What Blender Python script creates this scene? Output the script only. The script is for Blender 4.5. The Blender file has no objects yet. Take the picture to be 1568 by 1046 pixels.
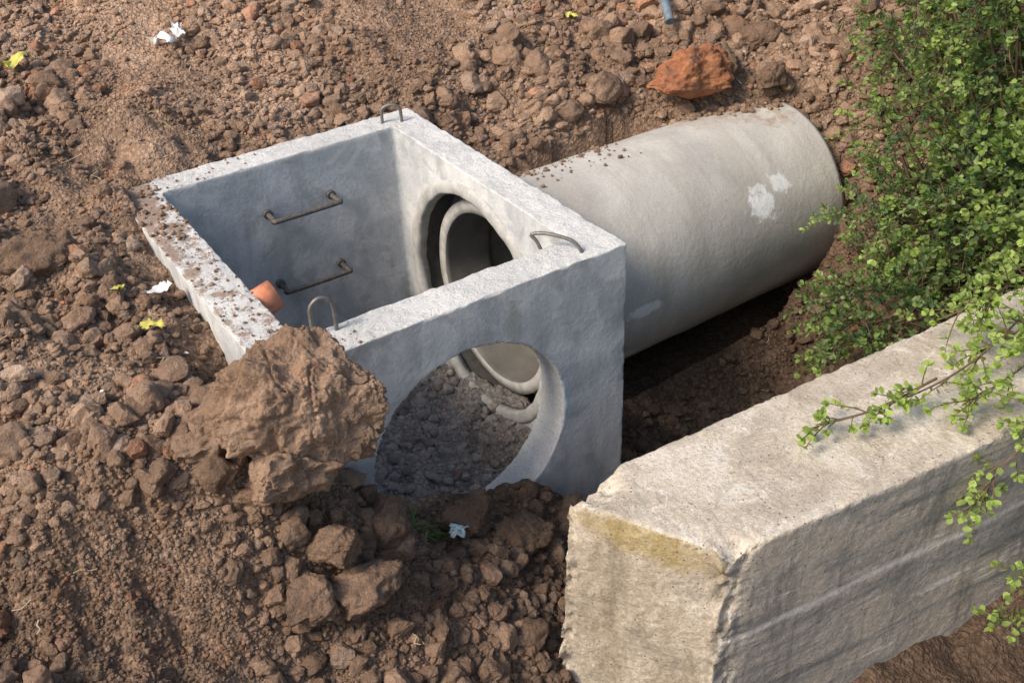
import bpy, bmesh, math, numpy as np
from mathutils import Matrix, Vector
rng=np.random.default_rng(7)
scene=bpy.context.scene
# ------------------------------------------------------------------ noise
def _h(ix,iy,iz,seed):
    n=(ix.astype(np.int64)*374761393+iy.astype(np.int64)*668265263+iz.astype(np.int64)*2147483647+seed*974634777)&0xffffffff
    n=((n^(n>>13))*1274126177)&0xffffffff
    n=((n^(n>>16))*2246822519)&0xffffffff
    return ((n^(n>>15))&0xffffff)/float(0xffffff)*2-1
def vn(P,s=0):
    P=np.asarray(P,float);i=np.floor(P).astype(np.int64);f=P-i;f=f*f*f*(f*(f*6-15)+10)
    r=0
    for a in (0,1):
        for b in (0,1):
            for c in (0,1):
                w=(f[:,0] if a else 1-f[:,0])*(f[:,1] if b else 1-f[:,1])*(f[:,2] if c else 1-f[:,2])
                r=r+w*_h(i[:,0]+a,i[:,1]+b,i[:,2]+c,s)
    return r
def fbm(P,o=4,s=0,g=.5):
    r=0;a=1.
    for k in range(o):
        r=r+a*vn(P*(2.03**k)+k*17.3,s+k);a*=g
    return r
# ------------------------------------------------------------------ mesh helpers
def mesh_np(name,V,F,mat=None,smooth=False,parent=None,cols=None):
    V=np.asarray(V,np.float32);F=np.asarray(F,np.int32);k=F.shape[1]
    me=bpy.data.meshes.new(name)
    me.vertices.add(len(V));me.vertices.foreach_set("co",V.ravel())
    me.loops.add(F.size);me.loops.foreach_set("vertex_index",F.ravel())
    me.polygons.add(len(F));me.polygons.foreach_set("loop_start",np.arange(0,F.size,k,dtype=np.int32))
    me.polygons.foreach_set("loop_total",np.full(len(F),k,np.int32))
    me.polygons.foreach_set("use_smooth",np.full(len(F),smooth))
    me.update(calc_edges=True)
    if cols is not None:
        a=me.color_attributes.new("tint",'FLOAT_COLOR','POINT')
        a.data.foreach_set("color",np.asarray(cols,np.float32).ravel())
    ob=bpy.data.objects.new(name,me);scene.collection.objects.link(ob)
    if mat: me.materials.append(mat)
    if parent: ob.parent=parent
    return ob
def empty(name):
    e=bpy.data.objects.new(name,None);scene.collection.objects.link(e);return e
def tube(name,pts,r,mat,parent=None,seg=10,closed_caps=True):
    pts=[Vector(p) for p in pts];V=[];F=[];n=len(pts)
    rr=r if hasattr(r,'__len__') else [r]*n
    ref=None
    for i,p in enumerate(pts):
        t=(pts[min(i+1,n-1)]-pts[max(i-1,0)]).normalized()
        if ref is None:
            ref=t.orthogonal().normalized()
        ref=(ref-t*ref.dot(t)).normalized();b=t.cross(ref)
        for k in range(seg):
            a=2*math.pi*k/seg;V.append(p+(ref*math.cos(a)+b*math.sin(a))*rr[i])
    for i in range(n-1):
        for k in range(seg):
            F.append((i*seg+k,i*seg+(k+1)%seg,(i+1)*seg+(k+1)%seg,(i+1)*seg+k))
    me=bpy.data.meshes.new(name);fl=[tuple(f) for f in F]
    if closed_caps:
        fl.append(tuple(range(seg))[::-1]);fl.append(tuple((n-1)*seg+k for k in range(seg)))
    me.from_pydata([tuple(v) for v in V],[],fl)
    for p in me.polygons:p.use_smooth=len(p.vertices)==4
    ob=bpy.data.objects.new(name,me);scene.collection.objects.link(ob);me.materials.append(mat)
    if parent:ob.parent=parent
    return ob
def smooth_path(P,n=6):
    P=[np.array(p,float) for p in P];P=[2*P[0]-P[1]]+P+[2*P[-1]-P[-2]];o=[]
    for i in range(1,len(P)-2):
        for k in range(n):
            t=k/n;a,b,c,d=P[i-1:i+3]
            o.append(.5*((2*b)+(-a+c)*t+(2*a-5*b+4*c-d)*t*t+(-a+3*b-3*c+d)*t**3))
    o.append(P[-2]);return o
# ------------------------------------------------------------------ materials
class NT:
    def __init__(s,name):
        s.m=bpy.data.materials.new(name);s.m.use_nodes=True;s.t=s.m.node_tree;s.t.nodes.clear()
        s.out=s.n('ShaderNodeOutputMaterial');s.b=s.n('ShaderNodeBsdfPrincipled')
        s.t.links.new(s.b.outputs[0],s.out.inputs[0]);s.co=s.n('ShaderNodeTexCoord').outputs['Object']
        s.b.inputs['Specular IOR Level'].default_value=.2
    def n(s,t): return s.t.nodes.new(t)
    def l(s,a,b): s.t.links.new(a,b)
    def noise(s,sc,d=4,r=.55,vec=None,dist=0):
        n=s.n('ShaderNodeTexNoise');n.inputs['Scale'].default_value=sc;n.inputs['Detail'].default_value=d
        n.inputs['Roughness'].default_value=r;n.inputs['Distortion'].default_value=dist
        s.l(vec or s.co,n.inputs['Vector']);return n.outputs['Fac']
    def vor(s,sc,feat='F1',out='Distance',vec=None,rnd=1):
        n=s.n('ShaderNodeTexVoronoi');n.feature=feat;n.inputs['Scale'].default_value=sc;n.inputs['Randomness'].default_value=rnd
        s.l(vec or s.co,n.inputs['Vector']);return n.outputs[out]
    def ramp(s,x,stops,interp='LINEAR'):
        n=s.n('ShaderNodeValToRGB');n.color_ramp.interpolation=interp;e=n.color_ramp.elements
        for i,(p,c) in enumerate(stops):
            if not hasattr(c,'__len__'): c=(c,c,c)
            el=e[i] if i<2 else e.new(p)
            el.position=p;el.color=(*c,1)
        s.l(x,n.inputs[0]);return n.outputs[0]
    def mix(s,f,a,b,mode='MIX'):
        n=s.n('ShaderNodeMix');n.data_type='RGBA';n.blend_type=mode
        for v,i in ((f,0),(a,6),(b,7)):
            if hasattr(v,'links'): s.l(v,n.inputs[i])
            elif i==0: n.inputs[0].default_value=v
            else: n.inputs[i].default_value=(*v,1) if hasattr(v,'__len__') else (v,v,v,1)
        return n.outputs[2]
    def math(s,op,a,b=0,clamp=False):
        n=s.n('ShaderNodeMath');n.operation=op;n.use_clamp=clamp
        for i,v in enumerate((a,b)):
            if hasattr(v,'links'): s.l(v,n.inputs[i])
            else: n.inputs[i].default_value=v
        return n.outputs[0]
    def map(s,scale=(1,1,1),loc=(0,0,0),rot=(0,0,0)):
        n=s.n('ShaderNodeMapping');n.inputs['Scale'].default_value=scale;n.inputs['Location'].default_value=loc;n.inputs['Rotation'].default_value=rot
        s.l(s.co,n.inputs[0]);return n.outputs[0]
    def sep(s,v=None):
        n=s.n('ShaderNodeSeparateXYZ');s.l(v or s.co,n.inputs[0]);return n.outputs
    def attr(s,name):
        n=s.n('ShaderNodeAttribute');n.attribute_name=name;return n.outputs['Color']
    def spot(s,c,r,scale=(1,1,1),soft=.4,nz=.5,nsc=9):
        n=s.n('ShaderNodeVectorMath');n.operation='SUBTRACT';s.l(s.co,n.inputs[0]);n.inputs[1].default_value=c
        m=s.n('ShaderNodeVectorMath');m.operation='MULTIPLY';s.l(n.outputs[0],m.inputs[0]);m.inputs[1].default_value=scale
        k=s.n('ShaderNodeVectorMath');k.operation='LENGTH';s.l(m.outputs[0],k.inputs[0])
        d=s.math('ADD',s.math('DIVIDE',k.outputs['Value'],r),s.math('MULTIPLY',s.math('SUBTRACT',s.noise(nsc,5,.7),.5),nz*2))
        return s.ramp(d,[(1-soft,1),(1,0)])
    def bump(s,h,st=.5,d=.01,prev=None):
        n=s.n('ShaderNodeBump');n.inputs['Strength'].default_value=st;n.inputs['Distance'].default_value=d
        s.l(h,n.inputs['Height'])
        if prev is not None: s.l(prev,n.inputs['Normal'])
        return n.outputs[0]
    def fin(s,col,rough=.9,nor=None):
        if hasattr(col,'links'): s.l(col,s.b.inputs['Base Color'])
        else: s.b.inputs['Base Color'].default_value=(*col,1)
        s.b.inputs['Roughness'].default_value=rough
        if nor is not None: s.l(nor,s.b.inputs['Normal'])
        return s.m
def soil_mat(name,clod=False):
    t=NT(name)
    base=t.ramp(t.noise(1.1,5,.6),[(.32,(.20,.132,.093)),(.5,(.30,.203,.145)),(.66,(.40,.28,.205))])
    fine=t.ramp(t.noise(16,6,.7),[(.3,.66),(.55,1.),(.75,1.25)])
    c=t.mix(1,base,fine,'MULTIPLY')
    red=t.ramp(t.noise(3.1,3,.5,dist=.6),[(.58,0),(.72,.45)])
    c=t.mix(red,c,(.35,.19,.115))
    dust=t.ramp(t.noise(55,3,.7),[(.55,0),(.8,.4)])
    c=t.mix(dust,c,(.50,.40,.315))
    c=t.mix(1,c,t.attr('tint'),'MULTIPLY')
    if not clod:
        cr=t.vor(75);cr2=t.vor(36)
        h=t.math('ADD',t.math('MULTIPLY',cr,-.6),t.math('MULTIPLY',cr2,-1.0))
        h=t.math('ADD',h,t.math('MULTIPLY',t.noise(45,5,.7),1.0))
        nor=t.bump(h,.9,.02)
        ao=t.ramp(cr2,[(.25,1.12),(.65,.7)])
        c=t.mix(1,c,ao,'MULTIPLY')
    else:
        nor=t.bump(t.noise(60,6,.75),1,.016)
        nor=t.bump(t.noise(15,4,.6),.6,.03,nor)
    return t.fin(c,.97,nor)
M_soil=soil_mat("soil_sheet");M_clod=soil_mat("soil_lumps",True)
def concrete(name,dark,mid,light,kind):
    t=NT(name)
    c=t.ramp(t.noise(1.8,6,.62,dist=.4),[(.35,dark),(.5,mid),(.65,light)])
    c=t.mix(1,c,t.ramp(t.noise(70,4,.7),[(.3,.84),(.7,1.1)]),'MULTIPLY')
    pits=t.ramp(t.vor(24,rnd=1),[(.05,1),(.085,0)])
    keep=t.ramp(t.noise(5,2),[(.5,0),(.6,1)])
    pits=t.math('MULTIPLY',pits,keep)
    h=t.math('SUBTRACT',t.noise(30,5,.6),t.math('MULTIPLY',pits,1.5))
    nor=t.bump(h,.35,.012)
    c=t.mix(t.math('MULTIPLY',pits,.6),c,(.1,.1,.1))
    S=t.sep();x,y,z=S[0],S[1],S[2]
    if kind=='box':
        st=t.ramp(t.noise(1,5,.6,vec=t.map((5,5,.9))),[(.48,0),(.66,.6)])
        c=t.mix(st,c,(.30,.315,.335))
        c=t.mix(t.ramp(t.noise(2.6,6,.7,dist=.5),[(.53,0),(.6,.5)]),c,(.68,.68,.67))
        c=t.mix(t.ramp(t.noise(3.3,5,.65,dist=1.2),[(.55,0),(.63,.5)]),c,(.31,.32,.32))
        c=t.mix(t.math('MULTIPLY',t.spot((1.68,.0,-.72),.15,(.7,.5,1.1),.5,.8),.5),c,(.30,.33,.37))
        c=t.mix(t.math('MULTIPLY',t.spot((1.57,.1,-.85),.14,(1.6,.6,.7),.5,.8),.6),c,(.25,.42,.6))
        c=t.mix(t.math('MULTIPLY',t.spot((1.28,.0,-.25),.06,(1,.3,.25),.5,.9,14),.6),c,(.33,.33,.31))
        sp=t.math('ADD',t.math('MULTIPLY',z,-.5),t.math('MULTIPLY',t.noise(5,6,.75),.8))
        c=t.mix(t.ramp(sp,[(1.0,0),(1.25,.7)]),c,(.3,.21,.15))
    if kind=='top':
        g=t.math('MULTIPLY',t.math('SUBTRACT',.45,x),.2)
        g=t.math('ADD',t.math('MAXIMUM',g,-.09),t.math('MULTIPLY',t.math('MAXIMUM',t.math('SUBTRACT',.3,x),0),t.math('MULTIPLY',t.math('MAXIMUM',t.math('SUBTRACT',y,1.2),0),.9)))
        d=t.ramp(t.math('ADD',t.noise(7,6,.75),g),[(.57,0),(.64,.85)])
        c=t.mix(d,c,(.30,.2,.145))
        sp=t.ramp(t.vor(38),[(.12,1),(.2,0)]);sp=t.math('MULTIPLY',sp,t.ramp(t.noise(9,3),[(.5,0),(.56,1)]))
        c=t.mix(t.math('MULTIPLY',sp,.6),c,(.2,.17,.15))
        nor=t.bump(t.noise(34,6,.75),.9,.02)
    return t.fin(c,.88,nor)
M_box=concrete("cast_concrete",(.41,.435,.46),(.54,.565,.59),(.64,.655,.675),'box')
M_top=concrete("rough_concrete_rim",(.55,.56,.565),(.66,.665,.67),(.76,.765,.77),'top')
# pipe
t=NT("pipe_concrete")
c=t.ramp(t.noise(1.3,6,.6,dist=.5),[(.35,(.37,.36,.345)),(.5,(.47,.455,.43)),(.65,(.56,.545,.515))])
c=t.mix(1,c,t.ramp(t.noise(80,4,.7),[(.3,.85),(.7,1.1)]),'MULTIPLY')
S=t.sep();yy,zz,xx=S[1],S[2],S[0]
dm=t.math('ADD',t.math('MULTIPLY',t.math('SUBTRACT',yy,1.2),.55),t.math('MULTIPLY',t.math('ADD',zz,.35),.9))
dm=t.math('ADD',dm,t.math('MULTIPLY',t.math('MAXIMUM',t.math('SUBTRACT',xx,3.5),0),.3))
dm=t.math('ADD',dm,t.math('MULTIPLY',t.math('SUBTRACT',t.noise(4.5,6,.75),.5),1.1))
c=t.mix(t.ramp(dm,[(.28,0),(.42,.9)]),c,(.32,.23,.165))
c=t.mix(t.ramp(t.noise(1,5,.7,vec=t.map((2.2,.6,.6))),[(.50,0),(.6,.4)]),c,(.38,.35,.31))
c=t.mix(t.ramp(t.noise(1,5,.7,vec=t.map((9,1.2,1.2))),[(.53,0),(.65,.4)]),c,(.34,.32,.29))
c=t.mix(t.math('MULTIPLY',t.spot((3.72,.72,-.62),.13,(1,1,1),.3,1.1,14),.9),c,(.78,.8,.83))
c=t.mix(t.math('MULTIPLY',t.spot((3.92,.78,-.55),.10,(1,1,1),.3,1.1,16),.8),c,(.78,.8,.83))
c=t.mix(t.math('MULTIPLY',t.spot((2.6,.56,-.92),.15,(1,1,3.),.35,.9,14),.8),c,(.76,.76,.75))
c=t.mix(t.math('MULTIPLY',t.spot((2.4,.66,-1.3),.3,(.8,1,5.),.35,.9),.6),c,(.76,.76,.75))
c=t.mix(t.ramp(t.vor(9),[(.03,.7),(.05,0)]),c,(.14,.12,.1))
M_pipe=t.fin(c,.85,t.bump(t.noise(26,5,.65),.35,.014))
# boundary wall: three procedural finishes chosen per face when the mesh is built
def wallmat(name,kind):
    t=NT(name)
    if kind=='top':
        c=t.ramp(t.noise(2.4,6,.65,dist=.6),[(.34,(.50,.44,.365)),(.5,(.66,.59,.50)),(.64,(.78,.72,.64))])
        c=t.mix(t.ramp(t.noise(1.6,6,.75,dist=1.),[(.52,0),(.6,.55)]),c,(.42,.355,.29))
        c=t.mix(t.ramp(t.noise(6.5,6,.75,dist=.8),[(.57,0),(.62,.6)]),c,(.84,.81,.76))
    elif kind=='side':
        band=t.noise(1,7,.7,vec=t.map((.55,.55,5.5)))
        c=t.ramp(band,[(.36,(.22,.22,.215)),(.45,(.40,.39,.36)),(.52,(.60,.55,.48)),(.57,(.52,.46,.38)),(.63,(.80,.78,.74))])
        drip=t.ramp(t.noise(1,6,.75,vec=t.map((6,6,1.0))),[(.51,0),(.62,.6)])
        c=t.mix(drip,c,(.19,.19,.185))
        blot=t.ramp(t.noise(2.0,7,.78,dist=.8),[(.51,0),(.6,.55)])
        c=t.mix(blot,c,(.28,.28,.27))
        z=t.sep()[2]
        seam=t.math('ABSOLUTE',t.math('ADD',t.math('ADD',z,.93),t.math('MULTIPLY',t.math('SUBTRACT',t.noise(3,3),.5),.08)))
        c=t.mix(t.ramp(seam,[(.008,.75),(.03,0)]),c,(.82,.8,.76))
        low=t.ramp(t.math('ADD',t.math('MULTIPLY',z,-1),t.math('MULTIPLY',t.noise(3,5,.7),.5)),[(1.15,0),(1.4,.65)])
        c=t.mix(low,c,(.56,.46,.35))
    else:
        c=t.ramp(t.noise(1,6,.72,vec=t.map((5,5,1.6))),[(.35,(.33,.28,.215)),(.48,(.50,.435,.35)),(.56,(.60,.53,.44)),(.66,(.74,.69,.60))])
        c=t.mix(t.ramp(t.noise(4,6,.7,dist=.5),[(.52,0),(.6,.5)]),c,(.36,.33,.28))
        moss=t.spot((.98,-1.4,-.47),.36,(1,.9,2.8),.5,.8)
        c=t.mix(t.math('MULTIPLY',moss,.6),c,(.42,.31,.08))
    c=t.mix(1,c,t.ramp(t.noise(55,5,.78),[(.3,.68),(.7,1.2)]),'MULTIPLY')
    pits=t.ramp(t.vor(30),[(.08,1),(.14,0)]);pits=t.math('MULTIPLY',pits,t.ramp(t.noise(6,3),[(.46,0),(.55,1)]))
    c=t.mix(t.math('MULTIPLY',pits,.7),c,(.14,.125,.11))
    h=t.math('SUBTRACT',t.noise(28,7,.75),t.math('MULTIPLY',pits,.8))
    return t.fin(c,.92,t.bump(t.noise(9,5,.7),.5,.02,t.bump(h,.9,.022)))
M_wt=wallmat("weathered_wall_top",'top');M_ws=wallmat("stained_wall_face",'side');M_we=wallmat("broken_wall_end",'end')
def plain(name,col,rough=.6,metal=0,nz=.3,sc=20):
    t=NT(name);c=t.mix(t.ramp(t.noise(sc,4,.6),[(.3,0),(.75,1)]),tuple(v*(1-nz) for v in col),tuple(min(1,v*(1+nz)) for v in col))
    t.b.inputs['Metallic'].default_value=metal
    return t.fin(c,rough,t.bump(t.noise(sc*4,3),.3,.004))
M_steel=plain("rusty_dark_steel",(.14,.13,.12),.6,.3,.4,40)
M_galv=plain("grey_steel_loop",(.20,.19,.18),.5,.5,.3,40)
M_orange=plain("orange_plastic",(.68,.26,.15),.45)
M_blue=plain("blue_grey_plastic",(.15,.19,.23),.5)
M_white=plain("white_film",(.78,.79,.82),.4)
M_pgreen=plain("printed_film",(.55,.72,.62),.4,0,.6,60)
M_yleaf=plain("yellow_leaf",(.50,.47,.12),.6)
t=NT("red_clay");c=t.ramp(t.noise(5,6,.7),[(.35,(.20,.10,.065)),(.48,(.36,.15,.08)),(.62,(.50,.23,.12))])
c=t.mix(t.ramp(t.noise(9,5,.7),[(.52,0),(.6,.6)]),c,(.28,.19,.14))
M_redclay=t.fin(c,.97,t.bump(t.noise(50,6,.75),1,.018))
M_bark=plain("twig_bark",(.15,.105,.07),.9)
M_grass=plain("grass_blade",(.16,.26,.07),.7)
M_straw=plain("dry_straw",(.5,.42,.28),.8)
M_mortar=plain("mortar_ring",(.42,.42,.41),.9,0,.25,14)
M_reveal=plain("painted_shade_reveal",(.09,.085,.08),.9,0,.3,14)  # near-black colour paints the recess shade onto the opening's reveal
M_bore=plain("pipe_bore",(.17,.165,.155),.9,0,.25,5)  # bore colour is dirty concrete, darkened further to paint in the pipe's inner shade
t=NT("shrub_leaf")
c=t.attr('tint')
t.fin(c,.45);t.b.inputs['Specular IOR Level'].default_value=.35
tr=t.n('ShaderNodeBsdfTranslucent');t.l(t.mix(1,c,(1.3,1.35,.5),'MULTIPLY'),tr.inputs[0])
mx=t.n('ShaderNodeMixShader');mx.inputs[0].default_value=.35
t.l(t.b.outputs[0],mx.inputs[1]);t.l(tr.outputs[0],mx.inputs[2]);t.l(mx.outputs[0],t.out.inputs[0])
M_leaf=t.m
# ------------------------------------------------------------------ dimensions
A,B,T=2.0,2.358,.225
HB=-1.95
def ax_y(x): return 1.2+.05*(np.maximum(x,2)-2)
def ax_z(x): return -.9-.026*(np.maximum(x,2)-2)
PR=.70;PE=4.5
# ------------------------------------------------------------------ terrain
cp=np.array([
(-.1,2.62,.03),(.6,2.6,.02),(1.2,2.6,-.03),(2.0,2.5,-.16),(2.25,2.05,-.34),(3,2.05,-.31),(3.7,2.05,-.10),(4.2,1.95,.02),
(1,4,.36),(0,5,.5),(-1,4,.34),(2.4,3.6,.28),(3.5,3,.24),(4.5,3.2,.42),(5.5,2.5,.38),(6.5,2,.4),(4.9,2.2,.2),(3,5,.7),(1,7,1.1),(6,5,.9),(-2,7,.9),
(-.2,2.0,.0),(-.12,1,-.13),(-.12,.4,-.2),(-1,2,.08),(-1,1,.0),(-1,0,-.2),(-2,1,.05),(-2,3,.2),(-3,0,-.1),(-2,-1,-.5),
(-.6,-.2,-.27),(-.3,-.2,-.22),(-1.39,-.6,-.5),(-.38,-.75,-.93),(.3,-1.0,-1.28),(.8,-1.1,-1.5),(-1.4,-2,-1.1),(0,-2,-1.6),(1,-2.6,-1.85),(2,-2.6,-1.85),(3,-2.6,-1.78),(5,-2.9,-1.6),
(-.05,-.1,-.35),(.19,-.08,-.60),(.43,-.08,-1.0),(.78,-.08,-1.25),(1.29,-.08,-1.41),(1.7,-.08,-1.6),(2.05,-.05,-1.78),(.3,-.5,-.93),(.8,-.5,-1.26),(1.3,-.5,-1.55),
(2.5,.2,-1.9),(3.2,.2,-1.85),(3.8,.3,-1.7),(3,-.8,-1.5),(4,-.6,-1.2),(5,-.8,-1.0),(4.4,.25,-1.4),(4.3,1.5,-.14),(4.65,1.2,-.2),(4.8,.7,-.6),(5.3,1.1,-.15),(5.4,.3,-.6),(7,0,-.4),(2,-.7,-1.7)])
def phi(r): return np.sqrt(r*r+.02)
n=len(cp);D=np.hypot(cp[:,None,0]-cp[None,:,0],cp[:,None,1]-cp[None,:,1])
K=np.zeros((n+1,n+1));K[:n,:n]=phi(D);K[:n,n]=1;K[n,:n]=1
K[:n,:n]+=np.eye(n)*-1e-4
w=np.linalg.solve(K,np.append(cp[:,2],0))
def axis(lo,hi,st,ext):
    a=np.arange(lo,hi,st);o=[];d=st;v=hi
    while v<ext: v+=d;d*=1.25;o.append(v)
    l=[];d=st;v=lo
    while v>-ext: v-=d;d*=1.25;l.append(v)
    return np.array(l[::-1]+list(a)+o)
gx=axis(-2.3,6.2,.019,70);gy=axis(-2.0,6.8,.019,70)
X,Y=np.meshgrid(gx,gy,indexing='ij');x=X.ravel();y=Y.ravel()
z=np.full(len(x),w[n])
for i in range(n): z+=w[i]*phi(np.hypot(x-cp[i,0],y-cp[i,1]))
far=np.clip((np.hypot(x-1.5,y-1.5)-7)/6,0,1);far=far*far*(3-2*far)
z=z*(1-far)+.5*far
P3=np.stack([x,y,np.zeros_like(x)],1)
nm=.5+.5*np.clip(fbm(P3*.9,3,5),-1,1)
rid=1-np.abs(fbm(P3*3.1,3,12))*1.6
z+= .08*fbm(P3*2.2,3,11)*(.5+nm) + .04*np.clip(rid,-.5,1)*nm + .03*fbm(P3*7,3,21)*(.4+nm) + .012*fbm(P3*24,2,31)*(.4+nm)
inb=(x>.05)&(x<A-.05)&(y>.05)&(y<B-.05)
fl=-1.60+.25*np.clip((1.5-x)/1.3,0,1)+.06*fbm(P3*3,3,41)+.04*fbm(P3*12,3,43)
z=np.where(inb,fl,z)
def uplim(x,y): return .67-.62*np.clip((x-3.35)/1.1,0,1)+.10*fbm(np.stack([x*4,y*0,x*0],1),3,91)*np.clip((x-3.1)*2,0,1)
pp=(x>A-.06)&(x<PE-.04)&(y>ax_y(x)-.72)&(y<ax_y(x)+uplim(x,y))
z=np.where(pp,np.minimum(z,-1.5-.28*np.clip((y-ax_y(x)+.72)/.2,0,1)),z)
rr_=np.clip(1-((y-ax_y(x))/PR)**2,0,1)
cov=(x>3.2)&(x<PE+.15)&(~pp)&(np.abs(y-ax_y(x))<PR)&(y>=ax_y(x)+uplim(x,y))
z=np.where(cov,np.maximum(z,ax_z(x)+PR*np.sqrt(rr_)+.02+.02*fbm(P3*9,3,92)),z)
Z=z.reshape(X.shape)
nx,ny=X.shape
idx=np.arange(nx*ny).reshape(nx,ny)
F=np.stack([idx[:-1,:-1],idx[1:,:-1],idx[1:,1:],idx[:-1,1:]],-1).reshape(-1,4)
def light_by_z(z): return 1+.38*np.clip((z+.35)/.7,0,1)-.42*np.clip((-z-1.1)/.5,0,1)  # soil tint: sunlight painted onto high ground, shadow painted into the trench
tint=np.ones((len(x),4));tv=(1+.22*fbm(P3*.7,3,51))*light_by_z(z);tint[:,:3]=tv[:,None]
tint[inb,:3]=np.array([1.05,1.42,1.85])
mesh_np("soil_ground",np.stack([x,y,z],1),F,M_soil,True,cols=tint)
def height(px,py):
    px=np.asarray(px,float);py=np.asarray(py,float)
    i=np.clip(np.searchsorted(gx,px)-1,0,nx-2);j=np.clip(np.searchsorted(gy,py)-1,0,ny-2)
    u=(px-gx[i])/(gx[i+1]-gx[i]);v=(py-gy[j])/(gy[j+1]-gy[j])
    return Z[i,j]*(1-u)*(1-v)+Z[i+1,j]*u*(1-v)+Z[i,j+1]*(1-u)*v+Z[i+1,j+1]*u*v
# ------------------------------------------------------------------ clods
def ico(sub):
    bm=bmesh.new();bmesh.ops.create_icosphere(bm,subdivisions=sub,radius=1)
    V=np.array([v.co[:] for v in bm.verts]);F=np.array([[v.index for v in f.verts] for f in bm.faces]);bm.free();return V,F
def clod(sub,seed,planes=9,rough=.16):
    V,F=ico(sub);r=np.random.default_rng(seed)
    V=V*(1+rough*fbm(V*1.1+seed*3.1,3,seed)[:,None])
    for k in range(planes):
        nn=r.normal(size=3);nn/=np.linalg.norm(nn);d=r.uniform(.5,.85)
        s=V@nn;m=s>d;V[m]-=nn*((s[m]-d)*.86)[:,None]
    if 2<sub<5: V=V*(1+.10*fbm(V*3.5+seed,3,seed+9)[:,None])
    if sub>4:
        q=fbm(V*1.9+seed*1.3,3,seed+9);st=np.round(q*5)/5;q=q*.6+st*.4
        V=V*(1+.15*q[:,None]);V=V*(1+.075*fbm(V*5+seed,5,seed+19,.62)[:,None])
        ck=np.abs(vn(V*1.9+seed*5,seed+39));V=V*(1-.07*np.clip(1-ck*14,0,1)[:,None])
    V*=r.uniform(.75,1.15,3);return V,F
def randrot(n,r):
    q=r.normal(size=(n,4));q/=np.linalg.norm(q,axis=1)[:,None];a,b,c,d=q.T
    return np.stack([1-2*(c*c+d*d),2*(b*c-a*d),2*(b*d+a*c),2*(b*c+a*d),1-2*(b*b+d*d),2*(c*d-a*b),2*(b*d-a*c),2*(c*d+a*b),1-2*(b*b+c*c)],1).reshape(-1,3,3)
def scatter(name,pos,rad,sub,mat,seed,nvar=10,smooth=False,tintrange=(.65,1.2),tc=None):
    r=np.random.default_rng(seed);Vs=[];Fs=[];C=[];off=0
    var=r.integers(0,nvar,len(pos))
    for k in range(nvar):
        m=var==k;N=m.sum()
        if N==0: continue
        V,F=clod(sub,seed*50+k,planes=9 if sub>1 else 3)
        R=randrot(N,r)
        W=np.einsum('nij,vj->nvi',R,V)
        W[:,:,2]*=r.uniform(.65,.95,N)[:,None]
        W=W*rad[m][:,None,None]+pos[m][:,None,:]
        Vs.append(W.reshape(-1,3));Fs.append((F[None]+(np.arange(N)*len(V))[:,None,None]).reshape(-1,3)+off);off+=N*len(V)
        t=r.uniform(*tintrange,N)*(light_by_z(pos[m][:,2]) if tc is None else 1)
        c=np.ones((N,len(V),4));c[:,:,:3]=t[:,None,None]
        rd=r.uniform(0,1,N)>.96;c[rd,:,0]*=1.12;c[rd,:,1]*=.9;c[rd,:,2]*=.82
        gr=r.uniform(0,1,N)>.88;c[gr,:,:3]*=[1.05,1.12,1.2]
        if tc is not None: c[:,:,:3]*=np.array(tc)
        C.append(c.reshape(-1,4))
    return mesh_np(name,np.concatenate(Vs),np.concatenate(Fs),mat,smooth,cols=np.concatenate(C))
def ok(px,py,rad,m=.0):
    bx=(px>-.0-rad*.6)&(px<A+rad*.6)&(py>-.0-rad*.6)&(py<B+rad*.6)
    pi=(px>A-.06)&(px<PE)&(py>ax_y(px)-PR-rad*.2)&(py<ax_y(px)+np.minimum(uplim(px,py)+.03,PR*.97))
    fw=(px>.85)&(py>-1.8-rad)&(py<-.95+rad)&(px<7)
    return ~(bx|pi|fw)
def place(N,rlo,rhi,pw,seed,thr,box=(-2.1,6.0,-1.7,6.6),fine=False):
    r=np.random.default_rng(seed)
    px=r.uniform(box[0],box[1],N);py=r.uniform(box[2],box[3],N)
    rad=rlo*(rhi/rlo)**(r.uniform(0,1,N)**pw)
    Q=np.stack([px,py,np.zeros(N)],1)
    dn=fbm(Q*1.1,3,77)*.6+fbm(Q*3.3,2,78)*.35
    if not fine:
        for (cx_,cy_,rr) in ((-1.05,-.25,.4),(-.8,-.45,.28),(2.6,3.2,.45),(.4,3.4,.3)):
            dn-=1.*np.exp(-((px-cx_)**2+(py-cy_)**2)/rr**2)
    for (cx_,cy_,rr) in ((2.7,2.3,.5),(3.5,2.4,.5),(4.4,2.3,.5),(.1,-.75,.6),(3.3,-.1,.6),(.5,-.7,.5),(-.6,1.3,.5),(2.,2.7,.4),(-.4,.2,.4),(-.4,3.0,.5)):
        dn+=.6*np.exp(-((px-cx_)**2+(py-cy_)**2)/rr**2)
    k=ok(px,py,rad)&(dn+r.normal(0,.25,N)>thr)
    px,py,rad=px[k],py[k],rad[k]
    return np.stack([px,py,height(px,py)+rad*.25],1),rad
p,r_=place(1900,.06,.13,1.8,104,.42);scatter("soil_clods",p,r_,4,M_clod,8,12,True)
p,r_=place(10000,.034,.070,1.5,101,.08);scatter("soil_clods",p,r_,3,M_clod,1,12)
p,r_=place(30000,.017,.036,1.2,102,-.15);scatter("soil_clods",p,r_,2,M_clod,2,12)
p,r_=place(80000,.007,.017,1.2,103,-.4,fine=True);scatter("soil_crumbs",p,r_,1,M_clod,3,12)
p,r_=place(22000,.005,.017,1.6,105,-2,box=(-1.8,.6,-1.3,.4),fine=True);scatter("soil_crumbs",p,r_,1,M_clod,13,12)
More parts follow.
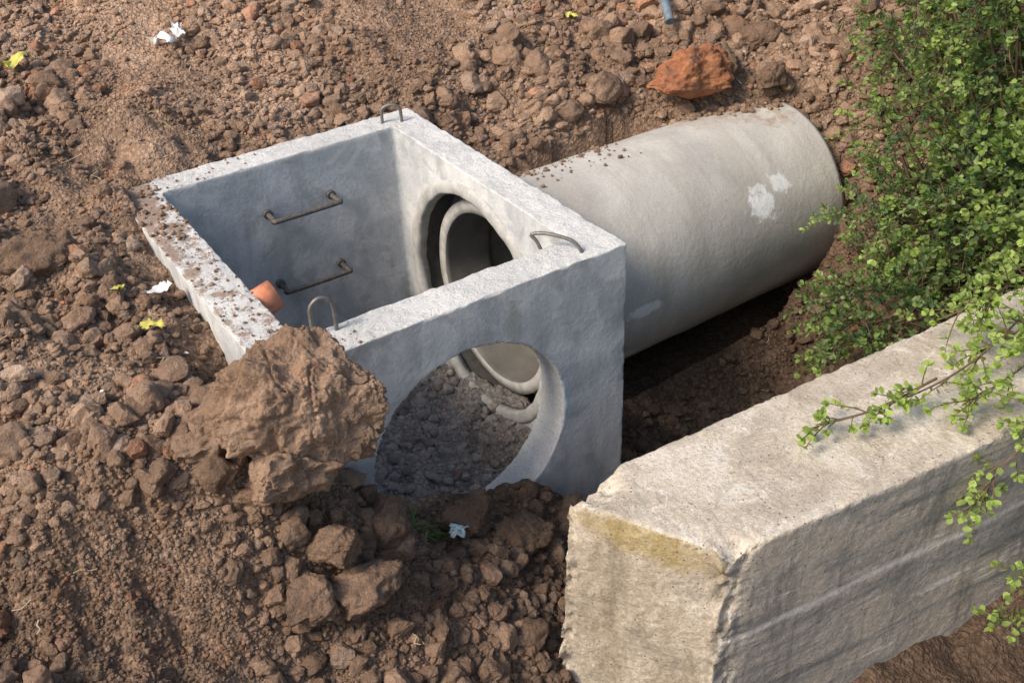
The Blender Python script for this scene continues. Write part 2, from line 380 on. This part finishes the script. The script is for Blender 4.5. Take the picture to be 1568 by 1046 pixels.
N=2200;px=rng.uniform(T,A-T,N);py=rng.uniform(T,B-T,N);rad=.006*(9**(rng.uniform(0,1,N)**2.4))
scatter("concrete_rubble",np.stack([px,py,height(px,py)+rad*.1],1),rad,2,M_clod,4,8,tc=(1.2,1.6,2.1))
def big(name,c,r,seed,mat=M_clod,rz=0,sub=5,planes=16,tintv=1.0):
    V,F=clod(sub,seed,planes,.25);V=V/np.abs(V).max(0)
    V=V*np.array(r);cz,sz=math.cos(rz),math.sin(rz)
    V=np.stack([V[:,0]*cz-V[:,1]*sz,V[:,0]*sz+V[:,1]*cz,V[:,2]],1)+np.array(c)
    cl=np.full((len(V),4),tintv);return mesh_np(name,V,F,mat,True,cols=cl)
big("large_soil_clod",(.05,-.23,-.01),(.46,.29,.35),3,rz=-.55,sub=7,planes=12,tintv=1.2)
big("large_soil_clod",(-.12,-.33,-.24),(.26,.2,.2),31,rz=-.2,sub=6,tintv=1.1)
big("large_soil_clod",(-.34,-.05,-.13),(.18,.16,.14),41,rz=.2,tintv=1.1)
big("large_soil_clod",(.03,-.62,-.82),(.22,.16,.12),5,rz=.3,tintv=1.1)
big("large_soil_clod",(-.2,-.62,-.72),(.15,.13,.1),32,rz=.9)
big("large_soil_clod",(-.62,1.55,.1),(.24,.18,.16),8,tintv=.85)
big("large_soil_clod",(-1.0,2.0,.12),(.3,.2,.14),33,tintv=1.0)
big("large_soil_clod",(.82,-.2,-1.16),(.2,.13,.14),9,tintv=.7)
big("large_soil_clod",(1.1,-.3,-1.36),(.22,.14,.16),14,tintv=.65)
big("large_soil_clod",(1.45,-.25,-1.5),(.2,.14,.15),36,tintv=.65)
big("large_soil_clod",(.0,-.5,-.58),(.15,.13,.12),15,tintv=.9)
big("large_soil_clod",(.3,-.35,-.78),(.16,.13,.12),34,tintv=.85)
big("large_soil_clod",(2.95,2.2,-.2),(.12,.1,.09),17)
big("large_soil_clod",(3.4,2.0,-.1),(.15,.13,.12),18)
big("large_soil_clod",(4.2,1.62,-.02),(.16,.14,.14),35,tintv=.85)
big("large_soil_clod",(4.45,1.4,-.1),(.15,.13,.13),37,tintv=.8)
big("large_soil_clod",(4.7,1.8,.06),(.2,.15,.15),42,tintv=.8)
big("large_soil_clod",(5.2,2.2,.3),(.4,.25,.2),38,tintv=.6)
big("red_clay_lump",(3.86,1.62,-.02),(.33,.22,.23),21,M_redclay,rz=-.4,sub=6)
# ------------------------------------------------------------------ chamber
def cube(lo,hi):
    bm=bmesh.new();bmesh.ops.create_cube(bm,size=1)
    for v in bm.verts:
        v.co=Vector([lo[i] if v.co[i]<0 else hi[i] for i in range(3)])
    me=bpy.data.meshes.new("tmp");bm.to_mesh(me);bm.free();o=bpy.data.objects.new("tmp",me);scene.collection.objects.link(o);return o
def cyl(p0,p1,r,seg=96):
    p0,p1=Vector(p0),Vector(p1);d=p1-p0
    bm=bmesh.new();bmesh.ops.create_cone(bm,cap_ends=True,segments=seg,radius1=r,radius2=r,depth=d.length)
    M=Matrix.Translation((p0+p1)/2)@d.to_track_quat('Z','Y').to_matrix().to_4x4()
    bmesh.ops.transform(bm,matrix=M,verts=bm.verts)
    me=bpy.data.meshes.new("tmp");bm.to_mesh(me);bm.free();o=bpy.data.objects.new("tmp",me);scene.collection.objects.link(o);return o
def apply(ob):
    dg=bpy.context.evaluated_depsgraph_get();dg.update()
    me=bpy.data.meshes.new_from_object(ob.evaluated_get(dg));ob.modifiers.clear();ob.data=me
def boolean(ob,cutters,op='DIFFERENCE'):
    for c_ in cutters:
        m=ob.modifiers.new("b",'BOOLEAN');m.operation=op;m.object=c_;m.solver='EXACT'
    bpy.context.view_layer.update();apply(ob)
    for c_ in cutters: bpy.data.objects.remove(c_)
def remesh(ob,vs):
    m=ob.modifiers.new("r",'REMESH');m.mode='VOXEL';m.voxel_size=vs;m.use_smooth_shade=True
    bpy.context.view_layer.update();apply(ob)
def getV(ob):
    a=np.empty(len(ob.data.vertices)*3,np.float32);ob.data.vertices.foreach_get("co",a);return a.reshape(-1,3).astype(float)
def getN(ob):
    a=np.empty(len(ob.data.vertices)*3,np.float32);ob.data.vertices.foreach_get("normal",a);return a.reshape(-1,3).astype(float)
def setV(ob,V): ob.data.vertices.foreach_set("co",V.astype(np.float32).ravel());ob.data.update()
def faces(ob):
    nf=len(ob.data.polygons);fn=np.empty(nf*3,np.float32);ob.data.polygons.foreach_get("normal",fn)
    fc=np.empty(nf*3,np.float32);ob.data.polygons.foreach_get("center",fc);return fn.reshape(-1,3),fc.reshape(-1,3)
cham=empty("concrete_manhole_chamber")
body=cube((0,0,HB),(A,B,0));body.name="chamber_body";body.parent=cham
boolean(body,[cube((T,T,HB+.1),(A-T,B-T,1)),cyl((1.003,-.5,-.857),(1.003,.5,-.857),.584),cyl((1.5,1.2,-.9),(2.5,1.2,-.9),.745)])
remesh(body,.0125)
V=getV(body);Nn=getN(body)
ed=1-np.abs(Nn).max(1);ed=np.clip(ed*3,0,1)
V-=Nn*(ed*np.clip(fbm(V*15,3,61),0,1)*.010)[:,None]
V+=Nn*(.0018*fbm(V*6,2,62))[:,None]
top=(Nn[:,2]>.7)&(V[:,2]>-.05)
V[top,2]+=.004*fbm(V[top]*18,3,63)
setV(body,V)
body.data.materials.clear()
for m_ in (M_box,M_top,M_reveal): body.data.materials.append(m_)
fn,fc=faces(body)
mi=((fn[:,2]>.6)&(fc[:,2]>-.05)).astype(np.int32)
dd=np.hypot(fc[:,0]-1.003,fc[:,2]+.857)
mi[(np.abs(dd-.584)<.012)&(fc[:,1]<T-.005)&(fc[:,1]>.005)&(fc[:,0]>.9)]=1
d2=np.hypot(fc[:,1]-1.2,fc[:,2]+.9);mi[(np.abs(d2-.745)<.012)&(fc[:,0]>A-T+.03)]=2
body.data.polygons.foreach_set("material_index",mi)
def ringmesh(name,prof,cx0,cy0,cz0,mat,parent,seg=128,nzamp=.006,axis_d=None):
    V=[];F=[];m=len(prof)
    for k in range(seg):
        a=2*math.pi*k/seg
        for (px_,r) in prof: V.append((cx0+px_,cy0+r*math.cos(a),cz0+r*math.sin(a)))
    V=np.array(V)
    for k in range(seg):
        for i in range(m):
            F.append((k*m+i,k*m+(i+1)%m,((k+1)%seg)*m+(i+1)%m,((k+1)%seg)*m+i))
    V+=nzamp*np.stack([fbm(V*9,3,71),fbm(V*9,3,72),fbm(V*9,3,73)],1)
    return mesh_np(name,V,F,mat,True,parent)
ringmesh("mortar_lip",[(.05,.725),(-.012,.73),(-.022,.745),(-.022,.79),(-.014,.812),(.01,.82)],A-T,1.2,-.9,M_mortar,cham)
def rung(nm,z0):
    yb=B-T;P=[(.83,yb+.03,z0),(.83,yb-.12,z0),(.85,yb-.145,z0),(1.25,yb-.145,z0),(1.27,yb-.12,z0),(1.27,yb+.03,z0)]
    tube(nm,smooth_path(P,4),.017,M_steel,cham)
    for xx_ in (.83,1.27): tube(nm+"_collar",[(xx_,yb+.01,z0),(xx_,yb-.03,z0)],.030,M_steel,cham,12)
rung("step_iron_a",-.33);rung("step_iron_b",-.84)
def loop(nm,c,dx,dy,h,lean=(0,0),r=.011):
    c=np.array(c,float);d=np.array([dx,dy,0]);L=np.array([lean[0],lean[1],0])
    P=[c-d-[0,0,.06],c-d+[0,0,h*.4]+L*.4,c-d*.85+[0,0,h*.82]+L*.82,c+[0,0,h]+L,c+d*.85+[0,0,h*.82]+L*.82,c+d+[0,0,h*.4]+L*.4,c+d-[0,0,.06]]
    tube(nm,smooth_path(P,5),r,M_galv,cham,8)
loop("lifting_loop_a",(1.80,2.2,0),.055,-.03,.12)
loop("lifting_loop_b",(1.70,.13,0),.07,-.085,.09,(-.07,.08),.010)
loop("lifting_loop_c",(.36,.19,0),.055,-.01,.19,r=.010)
# ------------------------------------------------------------------ drain pipe
pipe=empty("concrete_drain_pipe")
def pipe_mesh(name,x0,x1,ro,ri,mat,nx_=90):
    seg=160;xs=np.linspace(x0,x1,nx_);V=[];F=[]
    prof=[(xx_,ro) for xx_ in xs]+[(xx_,ri) for xx_ in xs[::-1]];m=len(prof)
    for k in range(seg):
        a=2*math.pi*k/seg
        for (px_,r) in prof: V.append((px_,float(ax_y(px_))+r*math.cos(a),float(ax_z(px_))+r*math.sin(a)))
    for k in range(seg):
        for i in range(m): F.append((k*m+i,k*m+(i+1)%m,((k+1)%seg)*m+(i+1)%m,((k+1)%seg)*m+i))
    V=np.array(V);V+=.003*np.stack([vn(V*5,1),vn(V*5,2),vn(V*5,3)],1)
    ob=mesh_np(name,V,F,mat,True,pipe)
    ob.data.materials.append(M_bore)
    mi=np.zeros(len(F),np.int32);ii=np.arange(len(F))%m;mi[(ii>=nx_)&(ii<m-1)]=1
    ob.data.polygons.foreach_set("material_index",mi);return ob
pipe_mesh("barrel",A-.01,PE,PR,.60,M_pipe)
pipe_mesh("spigot_end",A-.12,A+.25,.655,.575,M_mortar,12)
N=620;px=rng.uniform(2.05,4.45,N);th=np.clip(rng.normal(1.25,.22,N),.5,2.0)
edge=np.arccos(np.clip(uplim(px,px*0)/PR,-1,1))
th=np.where(px>3.1,edge+np.abs(rng.normal(0,.13,N))-.03,th)
kk=(px>3.1)|(rng.uniform(0,1,N)<.45);px,th=px[kk],th[kk];N=len(px)
rad=.005*(5**(rng.uniform(0,1,N)**2.0));rad*=np.where(px>3.4,1.6,1)
pos=np.stack([px,ax_y(px)+PR*np.cos(th),ax_z(px)+PR*np.sin(th)+rad*.4],1)
scatter("soil_crumbs_on_pipe",pos,rad,2,M_clod,6,8)
N=900;s=rng.uniform(0,1,N);px=np.where(s<.4,rng.uniform(.0,T,N),rng.uniform(0,A,N)**1.0);py=np.where(s<.4,rng.uniform(.1,B,N),np.where(rng.uniform(0,1,N)<.6,rng.uniform(B-T,B,N),rng.uniform(0,T,N)))
kk=(s<.4)|(rng.uniform(0,1,N)<np.clip(.8-px*.8,.02,1));px,py=px[kk],py[kk];rad=.003*(5**(rng.uniform(0,1,len(px))**2.3))
rad*=np.where((px<T)&(py>1.5),1.8,1)
scatter("soil_crumbs_on_rim",np.stack([px,py,np.zeros(len(px))+rad*.5],1),rad,1,M_clod,7,8)
# ------------------------------------------------------------------ boundary wall
zt=-.40
topc=[(.86,-1.03),(1.02,-1.38),(1.18,-1.66),(1.31,-1.70),(7.0,-2.36),(7.0,-1.28),(1.20,-.99)]
bm=bmesh.new()
tv=[bm.verts.new((a,b,zt)) for a,b in topc]
bv=[];NC=len(topc)
for i,(a,b) in enumerate(topc):
    ox=-.07 if i in(0,) else (-.02 if i in (1,2) else 0)
    bv.append(bm.verts.new((a+ox,b+(-.015 if i in(2,3,4) else .02),-2.3)))
bm.faces.new(tv);bm.faces.new(bv[::-1])
for i in range(NC): bm.faces.new((tv[i],bv[i],bv[(i+1)%NC],tv[(i+1)%NC]))
bmesh.ops.recalc_face_normals(bm,faces=bm.faces)
me=bpy.data.meshes.new("w");bm.to_mesh(me);bm.free()
wall=bpy.data.objects.new("concrete_boundary_wall",me);scene.collection.objects.link(wall)
remesh(wall,.014)
fn,fc=faces(wall)
wj=.05*fbm(fc.astype(float)*9,3,88)
mi=np.zeros(len(fn),np.int32)
mi[(fn[:,2]<.6)]=1
mi[(fn[:,2]<.6)&(fn[:,0]<-.35)&(fc[:,0]<1.35+wj)]=2
V=getV(wall);Nn=getN(wall)
nh=np.abs(Nn);ed=1-np.maximum(nh[:,2],np.hypot(Nn[:,0],Nn[:,1])) ;ed=np.clip(ed*4,0,1)
dtop=zt-V[:,2]
chip=np.clip(1-dtop/.06,0,1)*(nh[:,2]<.9)
endf=np.clip(1-(V[:,0]-.8)/.6,0,1)
brk=np.clip(fbm(V*2.6,2,89)*1.5+.2,0,1)
V-=Nn*((ed*.03+chip*.014)*np.clip(fbm(V*13,4,81,.6)+.05,0,1.2)*(.25+brk))[:,None]
V+=Nn*(.004*fbm(V*4,3,82)*(endf+.1))[:,None]
V+=Nn*(.0035*fbm(V*30,3,83)*(.4+endf))[:,None]
cor=np.minimum(np.hypot(V[:,0]-.83,V[:,1]+1.02),np.hypot(V[:,0]-1.2,V[:,1]+1.68))
V+=(np.clip(1-cor/.09,0,1)*.04*fbm(V*np.array([17,17,9]),5,85,.65))[:,None]*np.array([1,.6,0])
cr=np.clip(1-np.hypot(V[:,0]-1.22,V[:,1]+1.69)/.13,0,1)*np.clip(1-dtop/.2,0,1)
V[:,2]-=cr*.05*(1+fbm(V*20,3,86));V[:,0]+=cr*.02
cr=np.clip(1-np.hypot(V[:,0]-.95,V[:,1]+1.0)/.2,0,1)*np.clip(1-dtop/.3,0,1)
V[:,2]-=cr*.08*(1+fbm(V*14,3,87))
setV(wall,V)
wall.data.materials.clear()
for m_ in (M_wt,M_ws,M_we): wall.data.materials.append(m_)
wall.data.polygons.foreach_set("material_index",mi)
# ------------------------------------------------------------------ shrub
LV=np.array([(0,0,0),(-.27,.35,.05),(-.33,.70,.06),(0,1,0),(.33,.70,.06),(.27,.35,.05),(0,.55,-.05)])
LF=np.array([(0,6,1),(1,6,2),(2,6,3),(3,6,4),(4,6,5),(5,6,0)])
class Leaves:
    def __init__(s): s.P=[];s.D=[];s.U=[];s.S=[];s.C=[]
    def add(s,p,d,u,sz,c): s.P.append(p);s.D.append(d);s.U.append(u);s.S.append(sz);s.C.append(c)
    def build(s,name,parent):
        P=np.array(s.P);D=np.array(s.D);U=np.array(s.U);S=np.array(s.S);C=np.array(s.C)
        D/=np.linalg.norm(D,axis=1)[:,None];R=np.cross(D,U);R/=np.linalg.norm(R,axis=1)[:,None]+1e-9;U=np.cross(R,D)
        W=P[:,None]+S[:,None,None]*(LV[None,:,0:1]*R[:,None]+LV[None,:,1:2]*D[:,None]+LV[None,:,2:3]*U[:,None])
        N=len(P);F=(LF[None]+(np.arange(N)*7)[:,None,None]).reshape(-1,3)
        c=np.ones((N,7,4));c[:,:,:3]=C[:,None,:]
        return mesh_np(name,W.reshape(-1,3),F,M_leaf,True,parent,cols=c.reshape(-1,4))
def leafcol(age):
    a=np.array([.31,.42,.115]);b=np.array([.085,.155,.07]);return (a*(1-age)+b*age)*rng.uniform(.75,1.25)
stV=[];stF=[]
def stick(p,q,r0,r1):
    d=Vector(q-p).normalized();o=np.array(d.orthogonal().normalized());b=np.cross(np.array(d),o);k0=len(stV)
    for (c_,r) in ((p,r0),(q,r1)):
        for k in range(4):
            a=k*math.pi/2;stV.append(c_+(o*math.cos(a)+b*math.sin(a))*r)
    for k in range(4): stF.append((k0+k,k0+(k+1)%4,k0+4+(k+1)%4,k0+4+k))
def twig(L,p,d,ln,sz,age,step=.024,grav=.25,r=.004):
    p=np.array(p,float);d=np.array(d,float);d/=np.linalg.norm(d);n=max(3,int(ln/step));k=0
    for i in range(n):
        d=d+rng.normal(0,.07,3)+np.array([0,0,-grav*step*3]);d/=np.linalg.norm(d)
        q=p+d*step;stick(p,q,r*(1-.6*i/n),r*(1-.6*(i+1)/n));p=q
        if i<n*.12: continue
        for s in range(2 if i>n*.5 else 1):
            rd=rng.normal(0,1,3);rd-=d*(rd@d);rd/=np.linalg.norm(rd)
            ld=d*.55+rd*.9+np.array([0,0,.25]);u=np.array([0,0,1.])+rng.normal(0,.45,3)
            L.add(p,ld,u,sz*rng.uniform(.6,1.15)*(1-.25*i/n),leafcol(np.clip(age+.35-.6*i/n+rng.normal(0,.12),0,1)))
    for s in range(5):
        rd=rng.normal(0,1,3);rd-=d*(rd@d);rd/=np.linalg.norm(rd)
        L.add(p,d*.9+rd*.6,np.array([0,0,1.])+rng.normal(0,.4,3),sz*rng.uniform(.5,.95),leafcol(np.clip(age-.3,0,1)))
shrub=empty("green_shrub");L=Leaves()
blobs=[((5.25,-.45,.1),(.95,1.0,1.0),560,.06),((4.6,-.5,-.4),(.75,.6,.6),420,.058),((3.9,-.35,-.95),(.65,.42,.34),220,.052),((5.9,-1.0,.3),(.9,.9,1.0),260,.06),((5.7,.5,.2),(.6,.8,.8),280,.058),((4.7,-1.0,-.15),(.8,.45,.42),360,.06),((5.2,-.1,.8),(.7,.8,.6),300,.058),((5.1,.75,.45),(.45,.5,.6),150,.05),((4.25,.0,-.6),(.42,.28,.4),100,.045),((4.5,.1,-.1),(.38,.32,.4),90,.045)]
root=np.array((5.0,-.6,-1.15))
for (c_,r_,N,ls) in blobs:
    c_=np.array(c_);r_=np.array(r_)
    for i in range(N):
        o=rng.normal(0,1,3);o/=np.linalg.norm(o);o*=rng.uniform(.4,1)
        p=c_+o*r_*.85;d=o*.8+rng.normal(0,.35,3)+np.array([-.15,-.1,.15])
        dep=1-np.linalg.norm(o)
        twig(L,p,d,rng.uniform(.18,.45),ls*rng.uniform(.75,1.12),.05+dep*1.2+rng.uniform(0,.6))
    for i in range(14):
        o=rng.normal(0,1,3);o/=np.linalg.norm(o);e=c_+o*r_*.6
        pts=[root+rng.normal(0,.08,3)*[1,1,0],(root*.5+e*.5)+rng.normal(0,.12,3),e];sp=smooth_path(pts,6)
        for k in range(len(sp)-1): stick(sp[k],sp[k+1],.02-.012*k/len(sp),.02-.012*(k+1)/len(sp))
def spray(P,n,sz,ln,age=.1,lo=0.):
    sp=smooth_path(P,8)
    for k in range(len(sp)-1): stick(sp[k],sp[k+1],.007*(1-.6*k/len(sp)),.007*(1-.6*(k+1)/len(sp)))
    for i in range(n):
        k=int(rng.integers(max(1,int(lo*len(sp))),len(sp)-1));d=sp[k+1]-sp[k-1];d/=np.linalg.norm(d)
        twig(L,sp[k],d+rng.normal(0,.6,3)+np.array([0,0,.15]),rng.uniform(*ln),sz,age,grav=.5)
spray([(4.4,-1.2,-.1),(3.5,-1.45,-.12),(2.8,-1.55,-.22),(2.3,-1.5,-.27),(1.95,-1.36,-.33)],18,.05,(.08,.2),0)
spray([(2.6,-1.52,-.24),(2.25,-1.48,-.28),(2.0,-1.36,-.33)],22,.048,(.05,.12),0)
spray([(4.3,-1.4,-.1),(3.6,-1.6,-.1),(2.95,-1.72,-.2),(2.55,-1.7,-.26)],26,.05,(.1,.22),0,.3)
spray([(4.3,-1.4,-.0),(3.7,-1.55,.0),(3.2,-1.6,-.1),(2.9,-1.5,-.25)],34,.052,(.1,.24),0,.3)
spray([(4.0,-1.2,.05),(3.6,-1.35,.0),(3.2,-1.35,-.1),(2.95,-1.25,-.2)],36,.05,(.1,.24),.1,.3)
spray([(4.0,-1.7,-.0),(3.4,-1.95,-.05),(2.9,-2.0,-.2),(2.55,-1.95,-.45),(2.45,-1.95,-.62)],34,.048,(.08,.2),.1,.4)
spray([(4.0,-2.4,-.8),(3.3,-2.32,-.9),(2.95,-2.2,-1.0),(2.74,-2.12,-1.2),(2.7,-2.12,-1.42)],30,.048,(.08,.2),.2,.4)
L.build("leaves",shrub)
mesh_np("stems",np.array(stV),np.array(stF),M_bark,True,shrub)
# ------------------------------------------------------------------ small things
def sheet(name,c,size,rz,mat,seed,crumple=.25,nseg=14,cut=.75):
    r=np.random.default_rng(seed);u=np.linspace(-1,1,nseg);U,W=np.meshgrid(u,u,indexing='ij')
    P=np.stack([U.ravel()*size[0],W.ravel()*size[1],np.zeros(nseg*nseg)],1)
    s=max(size);q=P/s
    P[:,2]+=s*crumple*(fbm(q*1.6+seed,3,seed)+.7);P[:,0]+=s*.2*fbm(q*2+seed,2,seed+3);P[:,1]+=s*.2*fbm(q*2+9+seed,2,seed+4)
    cz,sz=math.cos(rz),math.sin(rz);P=np.stack([P[:,0]*cz-P[:,1]*sz,P[:,0]*sz+P[:,1]*cz,P[:,2]],1)+np.array([c[0],c[1],float(height(c[0],c[1]))+.012+(c[2] if len(c)>2 else 0)])
    idx=np.arange(nseg*nseg).reshape(nseg,nseg);F=np.stack([idx[:-1,:-1],idx[1:,:-1],idx[1:,1:],idx[:-1,1:]],-1).reshape(-1,4)
    q=np.stack([U.ravel(),W.ravel()],1)[F].mean(1)
    keep=(np.hypot(q[:,0],q[:,1])+.35*vn(np.c_[q*2.2,np.full(len(q),seed*.7)],seed))<cut+.25
    return mesh_np(name,P,F[keep],mat,True)
sheet("white_plastic_scrap",(.88,3.8,.03),(.05,.13),.2,M_white,3,.5)
sheet("white_plastic_scrap",(1.0,3.85,.03),(.04,.11),-.3,M_white,4,.6)
sheet("white_plastic_scrap",(-.14,1.08,.05),(.08,.04),.2,M_white,5,.3)
sheet("printed_plastic_scrap",(.72,-.28,.08),(.07,.045),.5,M_pgreen,6,.3)
sheet("yellow_leaf",(-.12,3.9,.04),(.10,.06),.7,M_yleaf,7,.4)
sheet("yellow_leaf",(-.27,.8,.04),(.06,.025),-.5,M_yleaf,8,.4)
sheet("yellow_leaf",(-.33,1.15,.04),(.035,.03),.5,M_yleaf,9,.4)
sheet("yellow_leaf",(3.7,2.8,.04),(.05,.03),2.2,M_yleaf,11,.4)
rr=np.random.default_rng(44)
for i in range(9):
    a,b=rr.uniform(-1.3,4.2),rr.uniform(-.9,4.2)
    if ok(np.array([a]),np.array([b]),np.array([.05]))[0]: sheet("pale_litter_flake",(a,b,.02),(rr.uniform(.007,.013),rr.uniform(.006,.01)),rr.uniform(0,3),M_white,20+i,.3,7)
tube("orange_plastic_pipe",[(.16,.74,-.10),(.34,.74,-.05)],.08,M_orange,None,24)
tube("grey_plastic_hose",smooth_path([(4.1,2.12,.20),(4.2,2.35,.34),(4.35,2.8,.52),(4.4,3.4,.64)],5),.035,M_blue,None,14)
def blades(name,c,n,h,mat,seed,spread=.1):
    r=np.random.default_rng(seed);V=[];F=[]
    for i in range(n):
        b=np.array([c[0]+r.normal(0,spread),c[1]+r.normal(0,spread*.5),0]);b[2]=float(height(b[0],b[1]))
        d=np.array([r.normal(0,.6),r.normal(0,.6),1.]);d/=np.linalg.norm(d);side=np.cross(d,r.normal(0,1,3));side/=np.linalg.norm(side);l=h*r.uniform(.5,1.2);k0=len(V);w=.004
        for j in range(4):
            t_=j/3;p=b+d*l*t_+np.array([d[0],d[1],-.6])*l*.5*t_*t_;V+= [p-side*w*(1-t_*.9),p+side*w*(1-t_*.9)]
        for j in range(3): F.append((k0+2*j,k0+2*j+1,k0+2*j+3,k0+2*j+2))
    mesh_np(name,np.array(V),np.array(F),mat,True)
blades("grass_tuft",(.56,-.16),80,.16,M_grass,5,.09)
V=[];F=[];r=np.random.default_rng(9)
for i in range(170):
    a,b=r.uniform(-1.5,4.5),r.uniform(-1.1,4.5)
    if not ok(np.array([a]),np.array([b]),np.array([.03]))[0]: continue
    z0=float(height(a,b))+.02;an=r.uniform(0,6.28);l=r.uniform(.04,.16);w=.0025;k0=len(V)
    d=np.array([math.cos(an),math.sin(an),r.normal(0,.25)]);s_=np.array([-math.sin(an),math.cos(an),0])
    for j in range(4):
        t_=j/3;p=np.array([a,b,z0])+d*l*t_+s_*l*.25*math.sin(t_*3)*r.normal();V+=[p-s_*w,p+s_*w]
    for j in range(3): F.append((k0+2*j,k0+2*j+1,k0+2*j+3,k0+2*j+2))
mesh_np("dry_straw",np.array(V),np.array(F),M_straw,True)
# ------------------------------------------------------------------ world / sun / camera
az=np.array([-.92,-.02]);az/=np.linalg.norm(az);el=math.radians(44)
sd=Vector((az[0]*math.cos(el),az[1]*math.cos(el),math.sin(el)))
sl=bpy.data.lights.new("sun",'SUN');sl.energy=4.2;sl.angle=math.radians(18);sl.color=(1,.86,.70)
so=bpy.data.objects.new("sun",sl);scene.collection.objects.link(so);so.rotation_euler=sd.to_track_quat('Z','Y').to_euler()
wd=bpy.data.worlds.new("World");scene.world=wd;wd.use_nodes=True
nt=wd.node_tree;sky=nt.nodes.new('ShaderNodeTexSky');sky.sky_type='NISHITA';sky.sun_disc=False
sky.sun_elevation=el;sky.sun_rotation=math.atan2(az[0],az[1]);sky.dust_density=3;sky.air_density=1.4
bg=nt.nodes['Background'];bg.inputs[1].default_value=.15;nt.links.new(sky.outputs[0],bg.inputs[0])
a_,p_,k_=1.01008,.59879,-.04769
f=Vector((math.cos(p_)*math.cos(a_),math.cos(p_)*math.sin(a_),-math.sin(p_)));rt=Vector((math.sin(a_),-math.cos(a_),0));up=rt.cross(f)
R_=rt*math.cos(k_)+up*math.sin(k_);U_=-rt*math.sin(k_)+up*math.cos(k_)
cam=bpy.data.cameras.new("camera");cam.sensor_width=36;cam.lens=1638.97/1568*36;cam.clip_end=300;cam.clip_start=.05
co=bpy.data.objects.new("camera",cam);scene.collection.objects.link(co)
co.matrix_world=Matrix(((R_[0],U_[0],-f[0],-1.11996),(R_[1],U_[1],-f[1],-3.79918),(R_[2],U_[2],-f[2],2.74296),(0,0,0,1)))
scene.camera=co
scene.view_settings.view_transform='Standard';scene.view_settings.look='None';scene.view_settings.exposure=0
